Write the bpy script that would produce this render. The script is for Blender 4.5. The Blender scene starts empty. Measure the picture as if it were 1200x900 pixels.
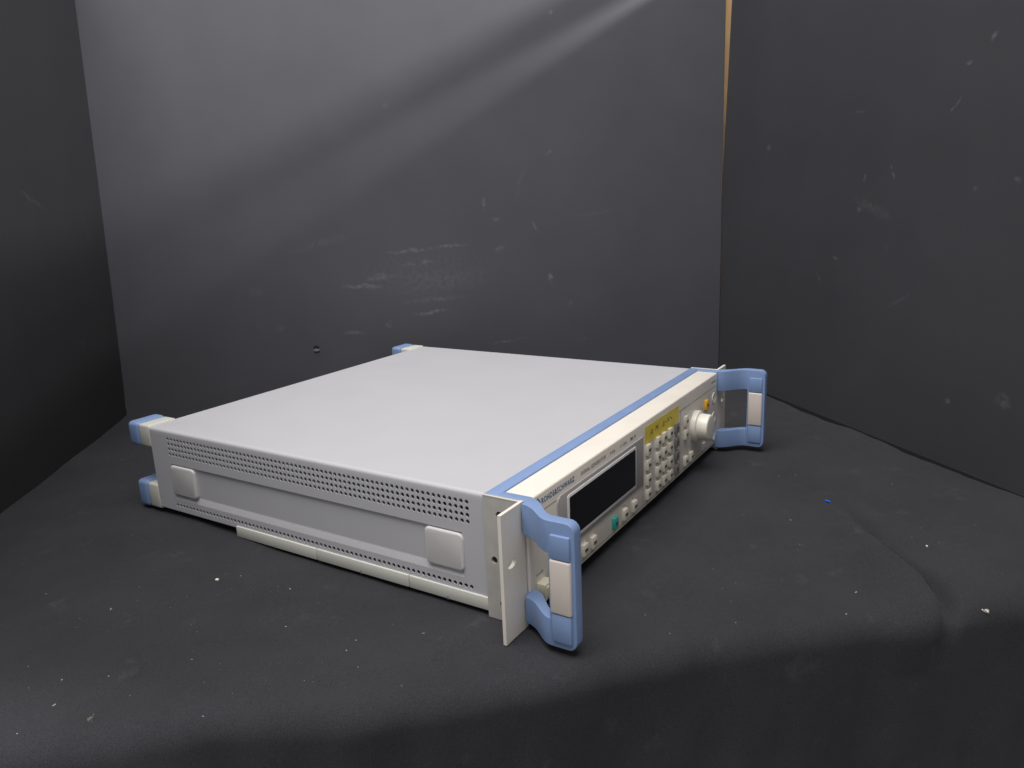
import bpy, bmesh, math, random
from mathutils import Vector, Matrix, noise
random.seed(7)
sc = bpy.context.scene
C = sc.collection
S = 0.001                      # every length below is written in millimetres

# ------------------------------------------------------------------ camera
cam_d = bpy.data.cameras.new('camera'); cam = bpy.data.objects.new('camera', cam_d); C.objects.link(cam)
cam.location = (-414.24*S, -292.95*S, 281.78*S)
cam.rotation_euler = (math.radians(76.228), math.radians(2.477), math.radians(-57.926))
cam_d.sensor_width = 36; cam_d.lens = 36*901.6/1200; cam_d.clip_start = .01; cam_d.clip_end = 100
sc.camera = cam

# ------------------------------------------------------------------ light
w = bpy.data.worlds.new('World'); sc.world = w; w.use_nodes = True
w.node_tree.nodes['Background'].inputs[0].default_value = (1.0, .99, .98, 1)
w.node_tree.nodes['Background'].inputs[1].default_value = .33
def lamp(name, loc, aim, sx, sy, power, col):
    d = bpy.data.lights.new(name, 'AREA'); d.shape = 'RECTANGLE'; d.size = sx*S; d.size_y = sy*S; d.energy = power; d.color = col
    o = bpy.data.objects.new(name, d); C.objects.link(o); o.location = Vector(loc)*S
    o.rotation_euler = (Vector(aim)-Vector(loc)).to_track_quat('-Z', 'Y').to_euler()
    return o
lamp('ceiling_lamp', (-480, 60, 2150), (200, 150, 50), 1900, 1500, 66, (1, .985, .97))
lamp('side_lamp', (231, -2712, 1390), (300, 400, 300), 170, 170, 84, (1, .99, 1))
sc.view_settings.view_transform = 'Standard'; sc.view_settings.look = 'None'
sc.view_settings.exposure = 0; sc.view_settings.gamma = 1; sc.view_settings.use_curve_mapping = False

# ------------------------------------------------------------------ materials
def mat(name, col, rough=.5, metal=0, spec=.5, var=0., vscale=40, bump=0., bscale=900, bdist=.0003, rvar=0, sheen=0, coat=0):
    m = bpy.data.materials.new(name); m.use_nodes = True
    nt = m.node_tree; n = nt.nodes; L = nt.links; b = n['Principled BSDF']
    b.inputs['Base Color'].default_value = (*col, 1); b.inputs['Roughness'].default_value = rough
    b.inputs['Metallic'].default_value = metal; b.inputs['Specular IOR Level'].default_value = spec
    if sheen: b.inputs['Sheen Weight'].default_value = sheen; b.inputs['Sheen Roughness'].default_value = .5
    if coat: b.inputs['Coat Weight'].default_value = coat; b.inputs['Coat Roughness'].default_value = .15
    tc = n.new('ShaderNodeTexCoord')
    if var or rvar:
        t = n.new('ShaderNodeTexNoise'); t.inputs['Scale'].default_value = vscale; t.inputs['Detail'].default_value = 6; t.inputs['Roughness'].default_value = .65
        L.new(tc.outputs['Object'], t.inputs['Vector'])
        if var:
            r = n.new('ShaderNodeMapRange'); r.inputs[1].default_value = .3; r.inputs[2].default_value = .7; r.inputs[3].default_value = 1-var; r.inputs[4].default_value = 1+var
            L.new(t.outputs['Fac'], r.inputs[0])
            mx = n.new('ShaderNodeMix'); mx.data_type = 'RGBA'; mx.blend_type = 'MULTIPLY'; mx.inputs[0].default_value = 1
            mx.inputs[6].default_value = (*col, 1); L.new(r.outputs[0], mx.inputs[7]); L.new(mx.outputs[2], b.inputs['Base Color'])
        if rvar:
            r2 = n.new('ShaderNodeMapRange'); r2.inputs[1].default_value = .3; r2.inputs[2].default_value = .7; r2.inputs[3].default_value = rough-rvar; r2.inputs[4].default_value = rough+rvar
            L.new(t.outputs['Fac'], r2.inputs[0]); L.new(r2.outputs[0], b.inputs['Roughness'])
    if bump:
        t = n.new('ShaderNodeTexNoise'); t.inputs['Scale'].default_value = bscale; t.inputs['Detail'].default_value = 3
        L.new(tc.outputs['Object'], t.inputs['Vector'])
        bp = n.new('ShaderNodeBump'); bp.inputs['Strength'].default_value = bump; bp.inputs['Distance'].default_value = bdist
        L.new(t.outputs['Fac'], bp.inputs['Height']); L.new(bp.outputs[0], b.inputs['Normal'])
    return m

M = {}
M['case'] = mat('grey_paint', (.500, .494, .520), .48, var=.012, vscale=22, bump=.4, bscale=2200, bdist=.0001, rvar=.025)
M['pad'] = mat('grey_plastic', (.60, .58, .58), .5, var=.02, bump=.2, bscale=1800, bdist=.0001)
M['cream'] = mat('cream_paint', (.79, .73, .655), .45, var=.03, vscale=18, bump=.15, bscale=2000, bdist=.0001, rvar=.05)
M['rail'] = mat('cream_plastic', (.60, .60, .545), .5, var=.03)
M['blue'] = mat('blue_plastic', (.20, .29, .50), .48, var=.05, vscale=30, bump=.3, bscale=1500, bdist=.00015, rvar=.05)
M['grip'] = mat('grip_plastic', (.63, .56, .51), .5, var=.03, vscale=25)
M['alu'] = mat('bare_aluminium', (.62, .60, .565), .4, metal=.35, var=.08, vscale=60, rvar=.08)
M['chassis'] = mat('inner_sheet_metal', (.27, .27, .265), .5, metal=.2)
M['dark'] = mat('dark_interior', (.012, .012, .013), .8)
M['bezel'] = mat('grey_bezel', (.40, .375, .37), .45, var=.03)
M['silver'] = mat('silver_trim', (.80, .79, .78), .35)
M['screen'] = mat('dark_glass', (.006, .006, .008), .12, spec=.35)
M['line'] = mat('printed_line', (.22, .20, .185), .6)
M['ink'] = mat('grey_ink', (.20, .17, .15), .6)
M['blueink'] = mat('blue_ink', (.035, .12, .27), .5)
M['key'] = mat('ivory_key', (.68, .635, .54), .4, var=.03)
M['greykey'] = mat('grey_key', (.20, .185, .175), .45)
M['teal'] = mat('teal_key', (.03, .36, .31), .4)
M['yellowkey'] = mat('yellow_key', (.85, .46, .02), .4)
M['mark'] = mat('dark_mark', (.10, .085, .075), .6)
M['knob'] = mat('ivory_knob', (.76, .73, .65), .35, var=.02)
M['tape'] = mat('yellow_tape', (.88, .69, .09), .5, var=.10, vscale=70)
M['pen'] = mat('pen_ink', (.06, .045, .015), .6)
M['wood'] = mat('pine', (.62, .43, .235), .6, var=.12, vscale=25)
M['kraft'] = mat('kraft_edge', (.22, .14, .075), .8)
M['scrap'] = mat('blue_scrap', (.015, .12, .85), .4)
M['white'] = mat('white_crumb', (.72, .68, .60), .8)
M['lint'] = mat('lint', (.30, .29, .275), .9)
M['button'] = mat('power_button', (.72, .68, .52), .4)

def board_mat(name, col, rough, marks, blur=None):
    """black board; marks: list of (a, z, half length, half width, angle deg, strength) scuffs in the board's own plane (mm)"""
    m = mat(name, col, rough, var=.07, vscale=5, bump=.25, bscale=500, bdist=.0002, rvar=.06, spec=.5)
    nt = m.node_tree; n = nt.nodes; L = nt.links; b = n['Principled BSDF']
    tc = n.new('ShaderNodeTexCoord')
    wn = n.new('ShaderNodeTexNoise'); wn.inputs['Scale'].default_value = 55; wn.inputs['Detail'].default_value = 4
    L.new(tc.outputs['Object'], wn.inputs['Vector'])
    sub = n.new('ShaderNodeVectorMath'); sub.operation = 'SUBTRACT'; sub.inputs[1].default_value = (.5, .5, .5); L.new(wn.outputs['Color'], sub.inputs[0])
    scl = n.new('ShaderNodeVectorMath'); scl.operation = 'SCALE'; scl.inputs['Scale'].default_value = .012; L.new(sub.outputs[0], scl.inputs[0])
    add = n.new('ShaderNodeVectorMath'); add.operation = 'ADD'; L.new(tc.outputs['Object'], add.inputs[0]); L.new(scl.outputs[0], add.inputs[1])
    flat = n.new('ShaderNodeVectorMath'); flat.operation = 'MULTIPLY'; flat.inputs[1].default_value = (1, 0, 1); L.new(add.outputs[0], flat.inputs[0])
    tot = None
    for (a, z, hl, hw, ang, st) in marks:
        mp = n.new('ShaderNodeMapping'); mp.vector_type = 'TEXTURE'
        mp.inputs['Location'].default_value = (a*S, 0, z*S); mp.inputs['Rotation'].default_value = (0, -math.radians(ang), 0)
        mp.inputs['Scale'].default_value = (hl*S, 1, hw*S); L.new(flat.outputs[0], mp.inputs['Vector'])
        g = n.new('ShaderNodeTexGradient'); g.gradient_type = 'SPHERICAL'; L.new(mp.outputs[0], g.inputs['Vector'])
        mu = n.new('ShaderNodeMath'); mu.operation = 'MULTIPLY_ADD'; mu.inputs[1].default_value = st; L.new(g.outputs['Fac'], mu.inputs[0])
        if tot is None: mu.inputs[2].default_value = 0
        else: L.new(tot, mu.inputs[2])
        tot = mu.outputs[0]
    br = n.new('ShaderNodeTexNoise'); br.inputs['Scale'].default_value = 160; br.inputs['Detail'].default_value = 3; L.new(tc.outputs['Object'], br.inputs['Vector'])
    rr = n.new('ShaderNodeMapRange'); rr.inputs[1].default_value = .35; rr.inputs[2].default_value = .65; L.new(br.outputs['Fac'], rr.inputs[0])
    mm = n.new('ShaderNodeMath'); mm.operation = 'MULTIPLY'; mm.use_clamp = True; L.new(tot, mm.inputs[0]); L.new(rr.outputs[0], mm.inputs[1])
    mix = n.new('ShaderNodeMix'); mix.data_type = 'RGBA'; L.new(mm.outputs[0], mix.inputs[0])
    old = b.inputs['Base Color'].links[0].from_socket
    L.new(old, mix.inputs[6]); mix.inputs[7].default_value = (.30, .28, .28, 1); L.new(mix.outputs[2], b.inputs['Base Color'])
    return m

def cloth_mat():
    m = mat('black_cloth', (.0300, .0296, .0338), .9, spec=.15, var=.16, vscale=9, bump=.35, bscale=2300, bdist=.0004, sheen=.05)
    nt = m.node_tree; n = nt.nodes; L = nt.links; b = n['Principled BSDF']
    tc = n.new('ShaderNodeTexCoord')
    f = n.new('ShaderNodeTexNoise'); f.inputs['Scale'].default_value = 1300; f.inputs['Detail'].default_value = 2; L.new(tc.outputs['Object'], f.inputs['Vector'])
    r = n.new('ShaderNodeMapRange'); r.inputs[1].default_value = .3; r.inputs[2].default_value = .75; r.inputs[3].default_value = .72; r.inputs[4].default_value = 1.36; L.new(f.outputs['Fac'], r.inputs[0])
    # faint pale dust rubbed into the weave
    du = n.new('ShaderNodeTexNoise'); du.inputs['Scale'].default_value = 28; du.inputs['Detail'].default_value = 7; du.inputs['Roughness'].default_value = .7; L.new(tc.outputs['Object'], du.inputs['Vector'])
    dr = n.new('ShaderNodeMapRange'); dr.inputs[1].default_value = .60; dr.inputs[2].default_value = .80; dr.inputs[3].default_value = 0; dr.inputs[4].default_value = .10; L.new(du.outputs['Fac'], dr.inputs[0])
    old = b.inputs['Base Color'].links[0].from_socket
    mx = n.new('ShaderNodeMix'); mx.data_type = 'RGBA'; mx.blend_type = 'MULTIPLY'; mx.inputs[0].default_value = 1; L.new(old, mx.inputs[6]); L.new(r.outputs[0], mx.inputs[7])
    m2 = n.new('ShaderNodeMix'); m2.data_type = 'RGBA'; L.new(dr.outputs[0], m2.inputs[0]); L.new(mx.outputs[2], m2.inputs[6]); m2.inputs[7].default_value = (.30, .28, .27, 1)
    L.new(m2.outputs[2], b.inputs['Base Color'])
    return m
M['cloth'] = cloth_mat()

# ------------------------------------------------------------------ helpers
def link(name, bm, mats, parent=None, smooth=True, weld=0, angle=35):
    if weld: bmesh.ops.remove_doubles(bm, verts=bm.verts, dist=weld*S)
    me = bpy.data.meshes.new(name); bm.to_mesh(me); bm.free()
    for m_ in (mats if isinstance(mats, (list, tuple)) else [mats]): me.materials.append(m_)
    if smooth:
        me.shade_smooth(); me.set_sharp_from_angle(angle=math.radians(angle))
    o = bpy.data.objects.new(name, me); C.objects.link(o)
    if parent: o.parent = parent
    return o
def box(bm, x0, x1, y0, y1, z0, z1, bev=0, seg=2, mi=0):
    vs = [bm.verts.new((x*S, y*S, z*S)) for x in (x0, x1) for y in (y0, y1) for z in (z0, z1)]
    fs = [bm.faces.new([vs[i] for i in f]) for f in ((0, 1, 3, 2), (4, 6, 7, 5), (0, 4, 5, 1), (2, 3, 7, 6), (0, 2, 6, 4), (1, 5, 7, 3))]
    if bev:
        es = list({e for f in fs for e in f.edges})
        r = bmesh.ops.bevel(bm, geom=es, offset=bev*S, segments=seg, affect='EDGES', profile=.5)
        fs = list(set(r['faces']) | {f for v in vs if v.is_valid for f in v.link_faces})
    bmesh.ops.recalc_face_normals(bm, faces=[f for f in fs if f.is_valid])
    for f in fs:
        if f.is_valid: f.material_index = mi
def prism(bm, pts, fn, d0, d1, bev=0, seg=2):
    """closed outline pts (u,v) mapped by fn(u,v,d) between depths d0 and d1"""
    a = [bm.verts.new(Vector(fn(u, v, d0))*S) for u, v in pts]; b = [bm.verts.new(Vector(fn(u, v, d1))*S) for u, v in pts]
    fs = [bm.faces.new(a), bm.faces.new(b[::-1])]
    k = len(pts)
    for i in range(k): fs.append(bm.faces.new((a[i], b[i], b[(i+1) % k], a[(i+1) % k])))
    bmesh.ops.recalc_face_normals(bm, faces=fs)
    if bev:
        top = fs[1]
        bmesh.ops.bevel(bm, geom=list(top.edges), offset=bev*S, segments=seg, affect='EDGES', profile=.5)
def rrect(x0, x1, z0, z1, r, n=5, corners=(1, 1, 1, 1)):
    out = []
    for (cx, cz, a, on) in ((x1, z1, 0, corners[0]), (x0, z1, 90, corners[1]), (x0, z0, 180, corners[2]), (x1, z0, 270, corners[3])):
        if not on or r == 0: out.append((cx, cz)); continue
        sx = -1 if cx == x1 else 1; sz = -1 if cz == z1 else 1
        for i in range(n+1):
            t = math.radians(a+90*i/n); out.append((cx+sx*r+r*math.cos(t), cz+sz*r+r*math.sin(t)))
    return out
def revolve(bm, prof, centre, axis='y', n=40):
    """prof: (radius, depth along -y) from centre"""
    rings = []
    for r, d in prof:
        ring = []
        for i in range(n):
            t = 2*math.pi*i/n
            ring.append(bm.verts.new(Vector((centre[0]+r*math.cos(t), centre[1]-d, centre[2]+r*math.sin(t)))*S))
        rings.append(ring)
    fs = []
    for a, b in zip(rings, rings[1:]):
        for i in range(n): fs.append(bm.faces.new((a[i], a[(i+1) % n], b[(i+1) % n], b[i])))
    fs.append(bm.faces.new(rings[-1]))
    bmesh.ops.recalc_face_normals(bm, faces=fs)
def face_to(f, direction):
    f.normal_update()
    if f.normal.dot(direction) < 0: f.normal_flip()
def quad(bm, fn, u0, u1, v0, v1, d=0, mi=0, out=1):
    f = bm.faces.new([bm.verts.new(Vector(fn(u, v, d))*S) for u, v in ((u0, v0), (u1, v0), (u1, v1), (u0, v1))]); f.material_index = mi
    face_to(f, (Vector(fn(u0, v0, d-out))-Vector(fn(u0, v0, d)))); return f
def holed_cell(bm, fn, u0, u1, v0, v1, cu, cv, ru, rv, depth, n=12, d0=0, mi=0, out=1):
    """rectangle u0..u1 x v0..v1 with an oval hole whose wall runs from d0 to d0+depth"""
    outer = []; inner = []; deep = []
    for i in range(n):
        t = 2*math.pi*(i+.5)/n; c, s = math.cos(t), math.sin(t)
        k = min(((u1-cu) if c > 0 else (cu-u0))/max(abs(c), 1e-9), ((v1-cv) if s > 0 else (cv-v0))/max(abs(s), 1e-9))
        outer.append((cu+k*c, cv+k*s)); inner.append((cu+ru*c, cv+rv*s))
    vi = [bm.verts.new(Vector(fn(u, v, d0))*S) for u, v in inner]; vd = [bm.verts.new(Vector(fn(u, v, d0+depth))*S) for u, v in inner]
    vo = [bm.verts.new(Vector(fn(u, v, d0))*S) for u, v in outer]
    cor = {}
    for (cu_, cv_) in ((u0, v0), (u1, v0), (u1, v1), (u0, v1)): cor[(cu_, cv_)] = bm.verts.new(Vector(fn(cu_, cv_, d0))*S)
    def side(p):
        e = 1e-6
        return ('l' if abs(p[0]-u0) < e else '')+('r' if abs(p[0]-u1) < e else '')+('b' if abs(p[1]-v0) < e else '')+('t' if abs(p[1]-v1) < e else '')
    for i in range(n):
        j = (i+1) % n
        loop = [vo[i]]
        a, b = side(outer[i]), side(outer[j])
        if not set(a) & set(b):
            key = (u0 if 'l' in a+b else u1, v0 if 'b' in a+b else v1); loop.append(cor[key])
        loop += [vo[j], vi[j], vi[i]]
        f = bm.faces.new(loop); f.material_index = mi; face_to(f, Vector(fn(cu, cv, d0-out))-Vector(fn(cu, cv, d0)))
        f = bm.faces.new((vi[i], vi[j], vd[j], vd[i])); f.material_index = mi; face_to(f, Vector(fn(cu, cv, d0+depth/2))*S-f.calc_center_median())
def thing(name, label, cat, loc=(0, 0, 0)):
    o = bpy.data.objects.new(name, None); C.objects.link(o); o.location = Vector(loc)*S
    o.empty_display_size = .05; o['label'] = label; o['category'] = cat; return o
def tag(o, label, cat, group=None, kind=None):
    if label: o['label'] = label
    if cat: o['category'] = cat
    if group: o['group'] = group
    if kind: o['kind'] = kind
    return o

# ------------------------------------------------------------------ setting: cloth on the table
ZF = -15.5
E_ = Vector((.672, -.7405)); N_ = Vector((-.7405, -.672)); O_ = Vector((-30, -70))
FOLD = [((340, -160), 1), ((284, -194), 10), ((240, -211), 18), ((212, -232), 19), ((187, -261), 13), ((133, -284), 8), ((60, -340), 9)]
FW0, FW1 = 21, 5
A = Vector((205, 782)); B = Vector((790, 80)); WN = Vector((-.7351, .6779))
def segdist(p, a, b):
    ab = b-a; t = max(0, min(1, (p-a).dot(ab)/ab.length_squared)); q = a+ab*t
    d = p-q; sgn = 1 if ab.x*d.y-ab.y*d.x > 0 else -1
    return d.length*sgn, t
def build_cloth():
    bm = bmesh.new(); R = 17
    us = [-760+5*i for i in range(140)]+[-60+3.2*i for i in range(160)]+[452+6*i for i in range(60)]
    ts = [-1000+8*i for i in range(60)]+[-520+4.5*i for i in range(109)]+[-30+3*i for i in range(60)]+[150+12*i for i in range(40)]
    grid = []
    for s in us:
        row = []
        off = 16*math.exp(-((s+80)/120)**2)+6*noise.noise((s*.012, 3, 0))+3*noise.noise((s*.035, 8, 0))
        for t in ts:
            tt = t-off+R*.6
            if tt < 0: x, z, nx, nz = tt, 0, 0, 1
            elif tt < R*math.pi/2: a = tt/R; x, z, nx, nz = R*math.sin(a), -R*(1-math.cos(a)), math.sin(a), math.cos(a)
            else: x, z, nx, nz = R, -R-(tt-R*math.pi/2), 1, 0
            drop = max(0, tt-R)
            hang = min(1, drop/150)
            h = 1.6*noise.noise((s*.008, t*.008, 0))+.8*noise.noise((s*.022+t*.01, t*.014, 5))+.25*noise.noise((s*.06, t*.06, 2))
            h += hang*(12*noise.noise((s*.011+t*.002, .3, 9))+9*noise.noise((s*.03+t*.006, 1.3, 4)))
            P2 = O_+E_*s+N_*(x+off-R*.6)
            if nz > .99:                                      # keep the cloth flat and low under the instrument
                pass
            best = None
            Q = O_+E_*s+N_*(t)
            for (a, ha), (b, hb) in zip(FOLD, FOLD[1:]):
                d, k = segdist(Q, Vector(a), Vector(b)); hh = ha+(hb-ha)*k
                if best is None or abs(d) < abs(best[0]): best = (d, hh)
            d, hh = best
            wd = FW0 if d < 0 else FW1
            h += (hh*math.exp(-(d/wd)**2)-1.2*hh*math.exp(-((d-12)/8)**2))*max(0, 1-4*hang)
            d2, _ = segdist(Q, Vector((300, -235)), Vector((150, -400))); h += (4*math.exp(-(d2/20)**2) if d2 < 0 else 4*math.exp(-(d2/9)**2))
            d3, _ = segdist(Q, Vector((540, -30)), Vector((400, -330))); h += 1.5*math.exp(-(d3/35)**2)
            dw = (Q-B).dot(WN)
            wr = max(0, min(1, (Q.x-90)/120)) if t < 10 else 0
            la, lb = Q.x*.62+Q.y*.785, Q.x*.785-Q.y*.62
            h += wr*(2.6*max(0, noise.noise((la*.007, lb*.03, 21)))**1.3*1.5+1.2*noise.noise((la*.012, lb*.05, 33)))
            h += 2.2*math.exp(-((dw-26)/13)**2)-4*math.exp(-((dw-1)/4)**2)
            k = max(0, min(1, (Q.y-120)/260)); h += 5.5*k*k*(3-2*k)
            row.append(bm.verts.new(((P2.x+N_.x*nx*h)*S, (P2.y+N_.y*nx*h)*S, (ZF+z+nz*h)*S)))
        grid.append(row)
    for i in range(len(us)-1):
        for j in range(len(ts)-1):
            bm.faces.new((grid[i][j], grid[i][j+1], grid[i+1][j+1], grid[i+1][j]))
    bmesh.ops.recalc_face_normals(bm, faces=bm.faces)
    if bm.faces[0].normal.z < 0: bmesh.ops.reverse_faces(bm, faces=bm.faces)
    o = link('ground_cloth', bm, M['cloth'], angle=180)
    return tag(o, 'black cloth spread over the table and hanging over its front edge', 'cloth', kind='structure')
cloth_o = build_cloth()
from mathutils.bvhtree import BVHTree
cloth_tree = BVHTree.FromPolygons([v.co for v in cloth_o.data.vertices], [p.vertices for p in cloth_o.data.polygons])
def cloth_z(x, y):
    hit = cloth_tree.ray_cast(Vector((x*S, y*S, .2)), Vector((0, 0, -1)))
    return hit[0].z/S if hit[0] is not None else ZF

# ------------------------------------------------------------------ setting: three black boards, wooden frame
def board(name, origin, direction, length, height, thick, material, label, lean0=0, lean1=0, bow=None, side=1, z0=-22):
    """upright board: local +x along its foot, local z up, local y its thickness; lean* shift its top corners along x"""
    bm = bmesh.new(); nx, nz = 24, 24
    def P(i, k, y):
        f = k/nz; a = length*i/nx; sh = (lean0*(1-i/nx)+lean1*i/nx)*f
        if bow: sh += bow(f)*(1-i/nx)
        z = z0+(height-z0)*f
        return bm.verts.new(((a+sh)*S, y*S, z*S))
    for y in (0, thick*side):
        g = [[P(i, k, y) for k in range(nz+1)] for i in range(nx+1)]
        for i in range(nx):
            for k in range(nz): bm.faces.new((g[i][k], g[i+1][k], g[i+1][k+1], g[i][k+1]))
        if y == 0: g0 = g
    for i in range(nx):
        for k in (0, nz): f = bm.faces.new((g0[i][k], g0[i+1][k], g[i+1][k], g[i][k])); f.material_index = 1
    for k in range(nz):
        for i in (0, nx): f = bm.faces.new((g0[i][k], g0[i][k+1], g[i][k+1], g[i][k])); f.material_index = 1
    bmesh.ops.recalc_face_normals(bm, faces=bm.faces)
    o = link(name, bm, [material, M['kraft']], smooth=False)
    o.location = (origin.x*S, origin.y*S, 0); o.rotation_euler = (0, 0, math.atan2(direction.y, direction.x))
    tag(o, label, 'board'); return o
dB = (B-A).normalized(); dR = Vector((-.6779, -.7351)); dL = (Vector((-81, 544))-A).normalized()
back_marks = [(545, 270, 14, 3, 100, .5), (620, 236, 9, 2.5, 115, .6), (641, 157, 9, 5, 80, .6), (673, 116, 5, 4, 90, .6), (433, 209, 45, 3, 3, .35), (492, 212, 30, 3.5, 4, .4),
    (440, 190, 30, 3, 2, .4), (359, 160, 34, 4, -4, .55), (385, 172, 28, 6, 6, .35), (458, 116, 32, 4, 5, .5), (462, 135, 60, 5, 2, .22), (340, 92, 18, 4, 2, .4), (392, 102, 8, 5, 40, .35), (234, 106, 7, 7, 0, .3),
    (573, 64, 35, 3, 5, .35), (654, 532, 5, 4, 0, .5), (412, 413, 5, 4, 0, .35), (643, 340, 6, 3, 30, .5), (563, 247, 8, 5, 0, .3), (565, 205, 10, 6, 20, .4), (300, 225, 60, 9, 12, .12), (450, 175, 120, 40, 3, .09), (480, 160, 90, 20, 3, .10),
    (690, 60, 7, 3, 10, .3), (205, 160, 12, 10, 0, .15), (600, 300, 30, 4, 70, .12), (710, 250, 40, 3, 10, .12)]
right_marks = [(313, 283, 6, 2.2, 70, .8), (357, 290, 11, 1.8, 112, .6), (308, 248, 5, 4, 0, .7), (299, 357, 12, 1.8, 0, .35), (437, 350, 16, 1.4, 40, .35), (474, 405, 6, 3, 60, .6), (448, 385, 5, 2.5, 0, .4), (271, 190, 7, 2.2, 0, .6),
    (356, 205, 10, 1.4, 85, .4), (242, 163, 14, 2, 120, .35), (525, 70, 10, 11, 80, .30), (470, 270, 4, 3, 0, .4), (515, 276, 5, 4, 0, .4), (330, 250, 40, 8, 160, .14), (120, 330, 6, 4, 0, .3), (460, 55, 5, 5, 0, .35), (380, 150, 30, 3, 30, .15)]
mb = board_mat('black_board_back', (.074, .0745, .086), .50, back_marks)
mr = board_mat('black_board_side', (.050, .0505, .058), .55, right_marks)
ml = board_mat('black_board_shaded', (.025, .0248, .028), .8, [(120, 120, 8, 6, 0, .15), (200, 300, 40, 4, 20, .1), (60, 260, 30, 3, 60, .1)])  # same black board, its shade put into a darker base colour
back = board('backdrop_board', A, dB, (B-A).length-1, 700, 6, mb, 'large black backdrop board standing behind the instrument, scuffed with pale scratches', side=1)
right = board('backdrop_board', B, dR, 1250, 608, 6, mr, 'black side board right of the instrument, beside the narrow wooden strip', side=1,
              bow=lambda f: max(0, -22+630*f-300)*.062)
bm = bmesh.new(); box(bm, 0, 1250, -1.2, -.05, -30, -14.0); link('foot_gap_shade', bm, M['dark'], right, smooth=False)  # near-black strip in place of the shaded gap under the board
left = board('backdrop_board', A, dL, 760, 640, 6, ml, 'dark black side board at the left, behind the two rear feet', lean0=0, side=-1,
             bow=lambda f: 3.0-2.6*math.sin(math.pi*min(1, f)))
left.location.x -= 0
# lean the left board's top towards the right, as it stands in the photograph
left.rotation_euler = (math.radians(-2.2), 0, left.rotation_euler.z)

def post(name, label, origin, direction, x0, x1, y0, y1, z0, z1, more=()):
    bm = bmesh.new(); box(bm, x0, x1, y0, y1, z0, z1, 1.5)
    for m_ in more: box(bm, *m_, z0, z1, 1)
    o = link(name, bm, M['wood']); o.location = (origin.x*S, origin.y*S, 0); o.rotation_euler = (0, 0, math.atan2(direction.y, direction.x))
    return tag(o, label, 'wood')
post('wooden_post', 'pale pine post showing through the tapering gap between the back and right boards', B, dB, -25, 52, 8.5, 52, -22, 720, ((12, 52, -70, 8),))  # second box is an unseen wing, added to block side-lamp light at the gap
post('wooden_post', 'brown wooden post behind the seam between the back and left boards', A, dB, -60, -8, 8, 50, -22, 720)
post('wooden_rail', 'pine rail running just above the top edge of the right board', B, dR, 0, 1250, 4, 20, 634, 674)

# hole punched in the back board, with its torn paper lip
bm = bmesh.new()
prism(bm, [(282+4.2*math.cos(t)*(1+.12*math.sin(3*t)), 72+4.4*math.sin(t)) for t in [2*math.pi*i/18 for i in range(18)]], lambda u, v, d: (u, -d, v), -.5, .35)
o = link('punched_hole', bm, M['dark'], back, smooth=False)
bm = bmesh.new()
prism(bm, [(282+4.6*math.cos(t), 69+2.2*math.sin(t)-1.2*abs(math.cos(t))*0) for t in [2*math.pi*i/14 for i in range(14)]], lambda u, v, d: (u, -d, v), .3, 1.6, .5)
o = link('torn_paper', bm, mat('torn_board', (.16, .15, .15), .8), back)

# ------------------------------------------------------------------ the instrument
W, D, H = 427., 394., 79.
gen = thing('signal_generator', 'grey rack-mount electronic instrument with blue handles and ivory front panel, lying on the black cloth', 'instrument', (0, 0, 0))
LS = lambda u, v, d: (d, u, v)                 # left side plane: u = y, v = z, d inwards

# cover: top, right side, left side with real perforation
bm = bmesh.new()
PY, PZ, NC = 5.0, 5.1, 71
y0c = 13.5; y1c = y0c+PY*NC
rows_hi = [52.4+PZ*i for i in range(5)]; lo0, lo1 = .6, 5.6
# flat bands of the left side
def band(v0, v1, d=0): quad(bm, LS, 0, D, v0, v1, d)
arc = [(3-3*math.cos(t), H-3+3*math.sin(t)) for t in [math.pi/2*i/5 for i in range(6)]]     # left top edge
rarc = [(W-x, z) for x, z in arc[::-1]]
prof = arc+[(3.6, H), (W-3.6, H)]+rarc+[(W, 2), (W-2, 0)]
for (x0, z0), (x1, z1) in zip(prof, prof[1:]):
    bm.faces.new([bm.verts.new(Vector(q)*S) for q in ((x0, 0, z0), (x1, 0, z1), (x1, D, z1), (x0, D, z0))])
band(rows_hi[-1], H-3)
for (v0, v1) in list(zip(rows_hi, rows_hi[1:]))+[(lo0, lo1)]:
    quad(bm, LS, 0, y0c, v0, v1); quad(bm, LS, y1c, D, v0, v1)
    for c in range(NC):
        u0 = y0c+c*PY
        holed_cell(bm, LS, u0, u0+PY, v0, v1, u0+PY/2, (v0+v1)/2, 1.72, 1.72, 1.1, n=10)
band(45.5, rows_hi[0]); band(lo1, 9.3)
ra, rb = 22., 366.
quad(bm, LS, 0, ra, 9.3, 45.5); quad(bm, LS, rb, D, 9.3, 45.5)
rp = [(0, 45.5), (.2, 45.2), (1.6, 44.7), (1.8, 44.3), (1.8, 43.9), (1.8, 15.9), (1.8, 15.4), (1.5, 14.6), (.3, 10.4), (0, 9.3)]
for (d0, v0), (d1, v1) in zip(rp, rp[1:]):
    bm.faces.new([bm.verts.new(Vector(q)*S) for q in ((d0, ra, v0), (d0, rb, v0), (d1, rb, v1), (d1, ra, v1))])
for yy in (ra, rb): bm.faces.new([bm.verts.new(Vector((d, yy, v))*S) for d, v in rp])
for (d0, v0), (d1, v1) in (((0, lo0), (0, -3.2)), ((0, -3.2), (1.4, -4.6)), ((1.4, -4.6), (W-2, -4.6)), ((W-2, -4.6), (W-2, 0))):
    bm.faces.new([bm.verts.new(Vector(q)*S) for q in ((d0, 0, v0), (d0, D, v0), (d1, D, v1), (d1, 0, v1))])
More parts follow.
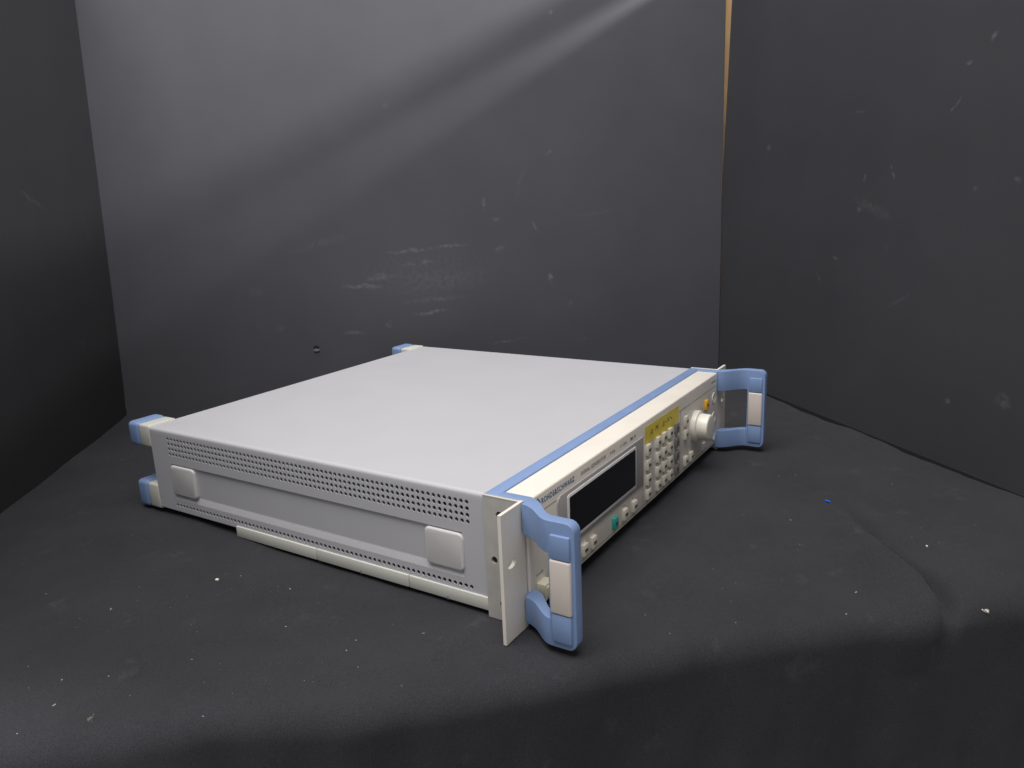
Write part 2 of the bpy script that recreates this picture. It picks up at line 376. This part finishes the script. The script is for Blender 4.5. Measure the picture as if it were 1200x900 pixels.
for f in bm.faces:
    f.normal_update(); c_ = f.calc_center_median()-Vector((W/2, D/2, H/2))*S
    if len(f.verts) == 4 and f.calc_area() < 6e-6: continue          # walls of the perforation
    if f.normal.dot(c_) < 0: f.normal_flip()
bmesh.ops.remove_doubles(bm, verts=bm.verts, dist=.02*S)
link('cover', bm, M['case'], gen)

# inner chassis seen through the perforation
bm = bmesh.new()
box(bm, 4.6, W-5, 3, D-2, 1.2, 76)
link('interior', bm, M['dark'], gen, smooth=False)
bm = bmesh.new()
for (z0, z1) in ((67.4, 75), (47, 58.2)): box(bm, 3.0, 3.8, 2, D-2, z0, z1)
k = 0; y = y0c
cols = [3, 8, 14, 19, 25, 31, 36, 37, 42, 46, 50, 54, 58, 62, 66]
for c in cols: box(bm, 3.05, 3.85, y0c+c*PY-.3, y0c+c*PY+PY+.3, 47.5, 74.5)
link('chassis', bm, M['chassis'], gen, smooth=False)
bm = bmesh.new(); box(bm, 1.5, W-1.5, D-.8, D+1.2, 1, H-2.5); link('rear_panel', bm, M['cream'], gen, smooth=False)

# rounded plugs over the ends of the side channel
for (y0, y1) in ((20.5, 56.5), (331.5, 367.5)):
    bm = bmesh.new()
    prism(bm, rrect(y0, y1, 14.2, 44.2, 4.5), lambda u, v, d: (-d, u, v), -3, 1.5, 1.6, 3)
    link('side_plug', bm, M['pad'], gen)

# cream skid along the lower edge, three lengths butted together
for (y0, y1) in ((.5, 74.8), (75.5, 175.8), (176.5, 279)):
    bm = bmesh.new(); box(bm, -1.5, 12, y0, y1, -11.5, -1.2, .6)
    box(bm, -1.65, 1, (y0+y1)/2-.8, (y0+y1)/2+.8, -11.7, -9.2, mi=1)
    link('skid', bm, [M['rail'], M['line']], gen)
for x in (W-40,):
    for (xa, xb, ya, yb, zb) in ((x, W-2, 20, 60, ZF), (x, W-2, 320, 360, ZF+3), (30, 70, 320, 360, ZF+3), (30, 70, 20, 60, ZF)):
        bm = bmesh.new(); box(bm, xa, xb, ya, yb, zb-.6, -4.4, 1); link('underside_foot', bm, M['rail'], gen)

# rear corner feet: cream block with a blue cap
for mx in (0, 1):
    for (z0, z1) in ((57, 80.5), (-7, 19.5)):
        fx = (lambda x: W-x) if mx else (lambda x: x)
        xs = sorted((fx(-.5), fx(30)))
        bm = bmesh.new(); box(bm, xs[0], xs[1], D-1, D+17, z0+.6, z1-.4, 2.2, 3)
        f = link('rear_foot', bm, M['rail'], gen)
        xs = sorted((fx(-1.5), fx(31)))
        bm = bmesh.new(); box(bm, xs[0], xs[1], D+17, D+34, z0-.4, z1+.5, 4, 4)
        link('foot_cap', bm, M['blue'], f)
bm = bmesh.new(); box(bm, 4, 8, D, D+6, 46, 52, .8); link('bracket_tab', bm, M['alu'], gen)

# ---- front
YF = -33.
bm = bmesh.new(); box(bm, 3, W-3, YF, -1, -5, 78.2, 1.6, 3); link('front_panel', bm, M['cream'], gen)
bm = bmesh.new()
box(bm, 0, W, -10.5, .6, 70, 79.6, .7)
for mx in (0, 1):
    fx = (lambda x: W-x) if mx else (lambda x: x)
    for (z0, z1) in ((56.5, 79.5), (-10, 9.6)):
        xs = sorted((fx(.05), fx(9.5))); box(bm, xs[0], xs[1], -34, -3, z0, z1, .7)
link('front_frame', bm, M['blue'], gen)

# handles
def smooth(t): t = max(0, min(1, t)); return t*t*(3-2*t)
def handle(mirror):
    fx = (lambda x: W-x) if mirror else (lambda x: x)
    xo = lambda y: -4.5-1.5*smooth((-y-33)/8)-14.5*smooth((-y-37)/25)
    xi = lambda y: xo(y)+12.5-3.6*smooth((-y-35)/22)
    ys = [-33.2-1.85*i for i in range(16)]+[-62.0, -64, -67, -70, -73]
    r = 6.5; yf = -81.5
    ys += [yf+r-r*math.sin(math.radians(a)) for a in (0, 18, 36, 54, 72, 90)]
    def lim(y):
        d = max(0, (yf+r)-y); c = r-math.sqrt(max(0, r*r-d*d)); return -10+c, 79.6-c
    yw = -62.0; ZL, ZU = 10., 57.
    bm = bmesh.new(); cache = {}
    def V(side, y, z):
        k = (side, round(y, 3), round(z, 3))
        if k not in cache: cache[k] = bm.verts.new(((fx((xo if side == 'o' else xi)(y)))*S, y*S, z*S))
        return cache[k]
    def F(*v):
        v = list(dict.fromkeys(v))
        if len(v) > 2:
            try: bm.faces.new(v)
            except ValueError: pass
    for ya, yb in zip(ys, ys[1:]):
        la, ha = lim(ya); lb, hb = lim(yb)
        bands = [((la, lb), (ZL, ZL)), ((ZU, ZU), (ha, hb))]
        if ya <= yw+1e-6: bands.insert(1, ((ZL, ZL), (ZU, ZU)))
        for (a0, b0), (a1, b1) in bands:
            for sd in 'oi': F(V(sd, ya, a0), V(sd, yb, b0), V(sd, yb, b1), V(sd, ya, a1))
        F(V('o', ya, ha), V('o', yb, hb), V('i', yb, hb), V('i', ya, ha)); F(V('o', ya, la), V('o', yb, lb), V('i', yb, lb), V('i', ya, la))
        if ya > yw+1e-6:
            for z in (ZL, ZU): F(V('o', ya, z), V('o', yb, z), V('i', yb, z), V('i', ya, z))
    y = ys[0]
    for (z0, z1) in ((lim(y)[0], ZL), (ZU, lim(y)[1])): F(V('o', y, z0), V('i', y, z0), V('i', y, z1), V('o', y, z1))
    F(V('o', yw, ZL), V('i', yw, ZL), V('i', yw, ZU), V('o', yw, ZU))
    y = ys[-1]; l, h = lim(y)
    for z0, z1 in ((l, ZL), (ZL, ZU), (ZU, h)): F(V('o', y, z0), V('i', y, z0), V('i', y, z1), V('o', y, z1))
    bmesh.ops.recalc_face_normals(bm, faces=bm.faces)
    bm.normal_update()
    es = [e for e in bm.edges if len(e.link_faces) == 2 and e.calc_face_angle(0) > math.radians(50)]
    bmesh.ops.bevel(bm, geom=es, offset=1.3*S, segments=3, affect='EDGES', profile=.5, clamp_overlap=True)
    h_ = link('handle', bm, M['blue'], gen, angle=40)
    # raised blue blocks at both ends of the grip, and the pale grip itself
    for (z0, z1) in ((54.3, 71), (-5, 15.2)):
        bm = bmesh.new(); xs = sorted((fx(-22.6), fx(-10.2))); box(bm, xs[0], xs[1], -78.6, -64.2, z0, z1, 1.0, 2)
        link('grip_end', bm, M['blue'], h_)
    bm = bmesh.new(); xs = sorted((fx(-23), fx(-9.6))); box(bm, xs[0], xs[1], -79, -63.6, 15.6, 53.9, 1.4, 3)
    link('grip', bm, M['grip'], h_)
    return h_
handle(False); handle(True)

# rack ears: aluminium plate along the side, cream flange standing out in front
def ear(mirror):
    sg = -1 if mirror else 1
    fx = (lambda x: W-x) if mirror else (lambda x: x)
    bm = bmesh.new()
    PL = lambda u, v, d: (fx(-2.2+d), u, v)
    zc = [-15.5, -8, 2.5, 26, 36, 61, 71, 79.2]
    for i, (z0, z1) in enumerate(zip(zc, zc[1:])):
        if i in (1, 3, 5):
            cu, cv, rr = [None, (-13.2, -2.8, 3), None, (-7.2, 31, 2.7), None, (-13.2, 66, 3)][i]
            holed_cell(bm, PL, -30, .2, z0, z1, cu, cv, rr, rr, 2.0, n=20)
            quad(bm, PL, -30, .2, z0, z1, 2.05, 1)
        else:
            quad(bm, PL, -30, .2, z0, z1)
    for (u0, u1) in ((.2, .2), (-30, -30)):
        bm.faces.new([bm.verts.new(Vector(PL(u0, v, d))*S) for v, d in ((-15.5, 0), (79.2, 0), (79.2, 2), (-15.5, 2))])
    f = bm.faces.new([bm.verts.new(Vector(PL(u, 79.2, d))*S) for u, d in ((-30, -.0), (.2, -.0), (.2, 2), (-30, 2))]); f.material_index = 2
    bm.faces.new([bm.verts.new(Vector(PL(u, -15.5, d))*S) for u, d in ((-30, 0), (.2, 0), (.2, 2), (-30, 2))])
    box(bm, *sorted((fx(-2.4), fx(.1))), -29.5, .3, 78.6, 79.9, .4, mi=2)
    bmesh.ops.remove_doubles(bm, verts=bm.verts, dist=.01*S)
    e = link('mounting_bracket', bm, [M['alu'], M['dark'], M['cream']], gen)
    bm = bmesh.new()
    FL = lambda u, v, d: (fx(u), -31.8+d, v)
    for d0, dep, ou in ((0, 2.6, 1), (2.6, -1e-3, -1)):
        for i, (z0, z1) in enumerate(((-15.3, 34), (34, 48), (48, 79.5))):
            if i == 1: holed_cell(bm, FL, -28.3, .5, z0, z1, -17.5, 41, 5.2, 3.4, dep, n=24, d0=d0, out=ou)
            else: quad(bm, FL, -28.3, .5, z0, z1, d0, out=ou)
    for (u0, v0, u1, v1) in ((-28.3, -15.3, -28.3, 79.5), (.5, -15.3, .5, 79.5), (-28.3, 79.5, .5, 79.5), (-28.3, -15.3, .5, -15.3)):
        bm.faces.new([bm.verts.new(Vector(FL(u, v, d))*S) for u, v, d in ((u0, v0, 0), (u1, v1, 0), (u1, v1, 2.6), (u0, v0, 2.6))])
    bmesh.ops.remove_doubles(bm, verts=bm.verts, dist=.01*S)
    link('flange', bm, M['cream'], e)
ear(False); ear(True)

# ---- everything on the front panel:  u = x, v = z, d = how far it stands out of the panel
FP = lambda u, v, d: (u, YF-d, v)
def plate(name, pts, d0, d1, m, parent=None, bev=0, seg=2, sm=True):
    bm = bmesh.new(); prism(bm, pts, FP, d0, d1, bev, seg); return link(name, bm, m, parent or gen, smooth=sm)
R4 = lambda x0, x1, z0, z1: [(x1, z1), (x0, z1), (x0, z0), (x1, z0)]
bm = bmesh.new()
for p in (R4(10, 43.6, 63.7, 64.3), R4(204.6, 421, 63.7, 64.3), R4(205, 205.7, -1, 63.6), R4(301.5, 302.2, -1, 63.6), R4(9.6, 421, -1.6, -1.0)):
    prism(bm, p, FP, -.3, .06)
for p in (R4(229.5, 229.9, 2, 60), R4(393, 393.4, 2, 60)): prism(bm, p, FP, -.3, .05)
link('printed_lines', bm, M['line'], gen, smooth=False)

bz = plate('display_bezel', rrect(44, 204.4, 19.6, 66, 6, corners=(0, 1, 1, 0)), -.5, 1.3, M['bezel'], bev=.5)
plate('screen_trim', rrect(58, 187, 23.6, 62.6, 2.5), 0, 1.9, M['silver'], bz, bev=.5)
plate('display_screen', rrect(60.6, 184.4, 26.6, 60.2, 1.5), 0, 2.0, M['screen'], bz, sm=False)

def text(s, x, z, size, m, parent=None, stretch=1.0, bold=0., name='lettering', shear=0, space=1.0):
    cu = bpy.data.curves.new('lettering_curve', 'FONT'); cu.body = s; cu.size = size*S; cu.extrude = .05*S; cu.offset = bold*S; cu.shear = shear
    cu.resolution_u = 3; cu.space_character = space
    t = bpy.data.objects.new('tmp', cu); C.objects.link(t)
    dg = bpy.context.evaluated_depsgraph_get(); me = bpy.data.meshes.new_from_object(t.evaluated_get(dg)); bpy.data.objects.remove(t)
    me.name = name
    for v in me.vertices:
        a, b, c = v.co; v.co = ((x*S+a*stretch), (YF-.06)*S-c, z*S+b)
    me.materials.clear(); me.materials.append(m)
    o = bpy.data.objects.new(name, me); C.objects.link(o); o.parent = parent or gen; return o
text('ROHDE&SCHWARZ', 22.5, 69.2, 6.0, M['blueink'], stretch=.84, bold=.13, space=1.17)
text('SIGNAL GENERATOR', 83.5, 69.6, 4.5, M['ink'], stretch=1.05, bold=.02)
text('9 kHz', 136, 69.6, 4.3, M['ink'], stretch=1.0, bold=.02)
text('1.1 GHz', 155.5, 69.6, 4.3, M['ink'], stretch=1.0)
text('SML 01', 177, 69.6, 4.3, M['ink'], stretch=1.0, bold=.04)
text('1090.3000.11', 399, 69.4, 3.1, M['ink'], stretch=1.0)
text('POWER', 11.5, 17.2, 3.0, M['ink'], stretch=1.0)
# diamond emblem left of the name
bm = bmesh.new()
prism(bm, [(21.4, 71.4), (17.4, 75.6), (13.4, 71.4), (17.4, 67.2)], FP, -.2, .06); o = link('emblem', bm, M['blueink'], gen, smooth=False)
bm = bmesh.new(); prism(bm, [(19.9, 71.4), (17.4, 74.1), (14.9, 71.4), (17.4, 68.7)], FP, -.2, .09); link('emblem_centre', bm, M['cream'], o, smooth=False)

# keys: one of each kind, then copies
def make_key(m, w=8.0, h=10.2, d=2.8, mark=True):
    bm = bmesh.new(); prism(bm, rrect(-w/2, w/2, -h/2, h/2, .5, 2), lambda u, v, e: (u, -e, v), -.3, d, .45, 2)
    k = link('key', bm, m, gen)
    if mark:
        bm = bmesh.new(); prism(bm, R4(-2.4, 3.0, -1.6, 1.2), lambda u, v, e: (u, -e, v), d-.2, d+.04); link('legend', bm, M['mark'], k, smooth=False)
    return k
def put(k, x, z):
    k.location = (x*S, YF*S, z*S)
def dup(k, x, z):
    c = k.copy(); C.objects.link(c); c.parent = gen; put(c, x, z)
    for ch in k.children:
        g = ch.copy(); C.objects.link(g); g.parent = c
    return c
key = make_key(M['key']); put(key, 85, 7.2)
for x in (100.5, 162.5, 183): dup(key, x, 7.2)
teal = make_key(M['teal']); put(teal, 142, 7.2); teal['label'] = 'teal key'
zr = (50.2, 35.7, 21.2, 6.9)
for x in (215.5, 240, 255.5, 271): [dup(key, x, z) for z in zr]
gk = make_key(M['greykey']); put(gk, 289, zr[0]); gk['label'] = 'dark grey key'
for z in zr[1:]: dup(gk, 289, z)
for x, z in ((316, 50.2), (316, 35.7), (316, 6.9), (332, 6.9)): dup(key, x, z)
yk = make_key(M['yellowkey'], 7.5, 10.5, 2.8, True); put(yk, 380, 51); yk['label'] = 'yellow key'
pb = make_key(M['button'], 12, 12.5, 7, False); put(pb, 18, 6.2); pb.name = 'power_button'; pb.data.name = 'power_button'
bm = bmesh.new(); prism(bm, rrect(-4.2, 4.2, -4.4, 4.4, 1), lambda u, v, e: (u, -e, v), 5, 8, .6); link('button_cap', bm, M['button'], pb)
# short printed captions above the keys
rr = random.Random(3)
for x, z in [(x, z) for x in (215.5, 240, 255.5, 271, 289) for z in zr[1:]]+[(316, 50.2), (316, 35.7), (162.5, 7.2), (183, 7.2)]:
    wd = rr.uniform(2.5, 5.5); plate('printed_caption', R4(x-wd/2, x+wd/2, z+6.8, z+7.8), -.2, .05, M['ink'], sm=False)

# rotary knob
bm = bmesh.new(); revolve(bm, [(16.8, -.5), (16.8, 4.2), (16.2, 5.2), (15.2, 5.6), (14.2, 5.6)], (347, YF, 36), n=48)
kn = link('knob_skirt', bm, M['knob'], gen)
bm = bmesh.new(); revolve(bm, [(14.0, 5.0), (13.7, 15.6), (13.3, 16.5), (12.4, 17.0), (11.2, 17.2), (0.5, 17.2)], (347, YF, 36), n=48)
link('rotary_knob', bm, M['knob'], kn)
# low raised discs standing in for round recesses with a lit inner wall
for z in (51.5, 28.5, 8):
    bm = bmesh.new(); revolve(bm, [(6.4, -.3), (6.4, .5), (6.0, .9), (5.4, .9), (4.6, .45)], (409, YF, z), n=32)
    link('recess_disc', bm, M['knob'], gen)
bm = bmesh.new()
prism(bm, rrect(371, 379, -.2, 9, 1), FP, -.3, 1.4, .4); link('socket_cover', bm, M['rail'], gen)

# yellow tape with handwriting
bm = bmesh.new()
tp = [(210.5, 72.6), (209.0, 56.2), (250, 54.8), (297.5, 52.6), (296.5, 71.6)]
prism(bm, tp, FP, .0, .16)
tape = link('tape_label', bm, M['tape'], gen, smooth=False)
def stroke(bm, pts, wd=.55):
    for (x0, z0), (x1, z1) in zip(pts, pts[1:]):
        d = Vector((x1-x0, z1-z0)); d.normalize(); n_ = Vector((-d.y, d.x))*wd/2
        a = [(x0+n_.x, z0+n_.y), (x0-n_.x, z0-n_.y), (x1-n_.x, z1-n_.y), (x1+n_.x, z1+n_.y)]
        bm.faces.new([bm.verts.new(Vector(FP(u, v, .2))*S) for u, v in a])
bm = bmesh.new()
gl = [[(0, 0), (3, 5), (6, 6)], [(1.5, 2.5), (6, 3)], [(6, 6), (6.5, 0)],
      [(13, 1.5), (14, 7), (18, 2), (19, 7.5)], [(16, 4.5), (20, 5)],
      [(30, 1), (32, 5.5), (34, 5), (31, .5), (35, 1)], [(37, 3), (40, 3.4)], [(41, 1.5), (44, 6), (46, 1.5)], [(43, 3.4), (46, 3.4)], [(48, 6), (52, 3), (54, 2.2)]]
for g in gl: stroke(bm, [(222+x*1.05, 60.8+z*.95) for x, z in g], .8)
link('handwriting', bm, M['pen'], tape, smooth=False)

# ------------------------------------------------------------------ small litter on the cloth
def crumb(name, label, cat, x, y, size, m, squash=.6, seed=0):
    bm = bmesh.new(); bmesh.ops.create_icosphere(bm, subdivisions=2, radius=size*S)
    for v in bm.verts:
        k = 1+.45*noise.noise(Vector(v.co)/(size*S)*1.3+Vector((seed*3.1, 0, 0))); v.co = Vector((v.co.x*k, v.co.y*k, v.co.z*k*squash))
    o = link(name, bm, m); o.location = (x*S, y*S, (cloth_z(x, y)+size*squash*.6)*S); return tag(o, label, cat)
bm = bmesh.new()
pts = [(-3, -1.4), (-.5, -1.9), (3.2, -.4), (2.8, 1.4), (.4, .7), (-.6, 1.9), (-2.8, .9)]
prism(bm, pts, lambda u, v, d: (u, v, d), 0, 1.1, .25)
o = link('plastic_scrap', bm, M['scrap']); o.location = (309*S, -175*S, (cloth_z(309, -175)+.7)*S); o.rotation_euler = (.35, .2, .6)
tag(o, 'tiny bright blue plastic scrap on the cloth right of the front panel', 'scrap')
crumb('paper_crumb', 'white crumb lying on the cloth at the foot of the right board', 'crumb', 527, -214, 1.9, M['white'], .8, 1)
crumb('paper_crumb', 'pale yellowish crumb on the bare cloth left of the cream skid', 'crumb', -62, 229, 1.5, M['white'], .6, 2)
crumb('paper_crumb', 'small white crumb on the cloth beside the wrinkle, behind the lint tuft', 'crumb', 253, -262, .9, M['white'], .8, 3)
def tuft(label, x, y, size, m, seed, z=0):
    r = random.Random(seed); bm = bmesh.new()
    for i in range(26):
        p = Vector((r.gauss(0, .35), r.gauss(0, .35), abs(r.gauss(0, .2))))*size; d = Vector((r.uniform(-1, 1), r.uniform(-1, 1), r.uniform(-.3, .5)))*size*.5
        q = p+d; s_ = Vector((-d.y, d.x, .3)).normalized()*.16*size/2
        bm.faces.new([bm.verts.new(v*S) for v in (p-s_, q-s_*.3, q+s_*.3, p+s_)])
    for i in range(5):
        bmesh.ops.create_icosphere(bm, subdivisions=1, radius=size*.22*S, matrix=Matrix.Translation(Vector((r.gauss(0, .3), r.gauss(0, .3), .15))*size*S))
    o = link('lint_tuft', bm, m); o.location = (x*S, y*S, (cloth_z(x, y)+.3)*S); return tag(o, label, 'lint')
tuft('whitish tuft of lint near the right end of the cloth edge', 179, -306, 3.2, M['white'], 4)
tuft('brownish tuft of lint on the cloth edge at the lower left', -214, 150, 2.2, mat('brown_lint', (.17, .155, .13), .9), 5, -.8)

# fine specks nobody could count
bm = bmesh.new(); r = random.Random(11)
n_ok = 0
while n_ok < 340:
    s = r.uniform(-520, 560); t = r.uniform(-560, 0)
    p = O_+E_*s+N_*t
    if -40 < p.x < 475 and -95 < p.y < 450: continue
    if (p-A).dot(Vector((-dL.y, dL.x))) > 0 and False: continue
    n_ok += 1
    sz = .14+.36*r.random()**6
    a = r.uniform(0, math.pi); L_ = sz*(1 if r.random() < .75 else r.uniform(1.5, 3.5)); c, sn = math.cos(a), math.sin(a)
    z = cloth_z(p.x, p.y)+.05
    vs = []
    for (dx, dy, dz) in ((-L_, -sz, 0), (L_, -sz, .1), (L_, sz, .2), (-L_, sz, 0), (0, 0, sz*.9)):
        vs.append(bm.verts.new(((p.x+dx*c-dy*sn)*S, (p.y+dx*sn+dy*c)*S, (z+dz)*S)))
    for f in ((0, 1, 4), (1, 2, 4), (2, 3, 4), (3, 0, 4), (3, 2, 1, 0)): bm.faces.new([vs[i] for i in f])
o = link('lint_specks', bm, M['lint'], smooth=False)
tag(o, None, None, kind='stuff')
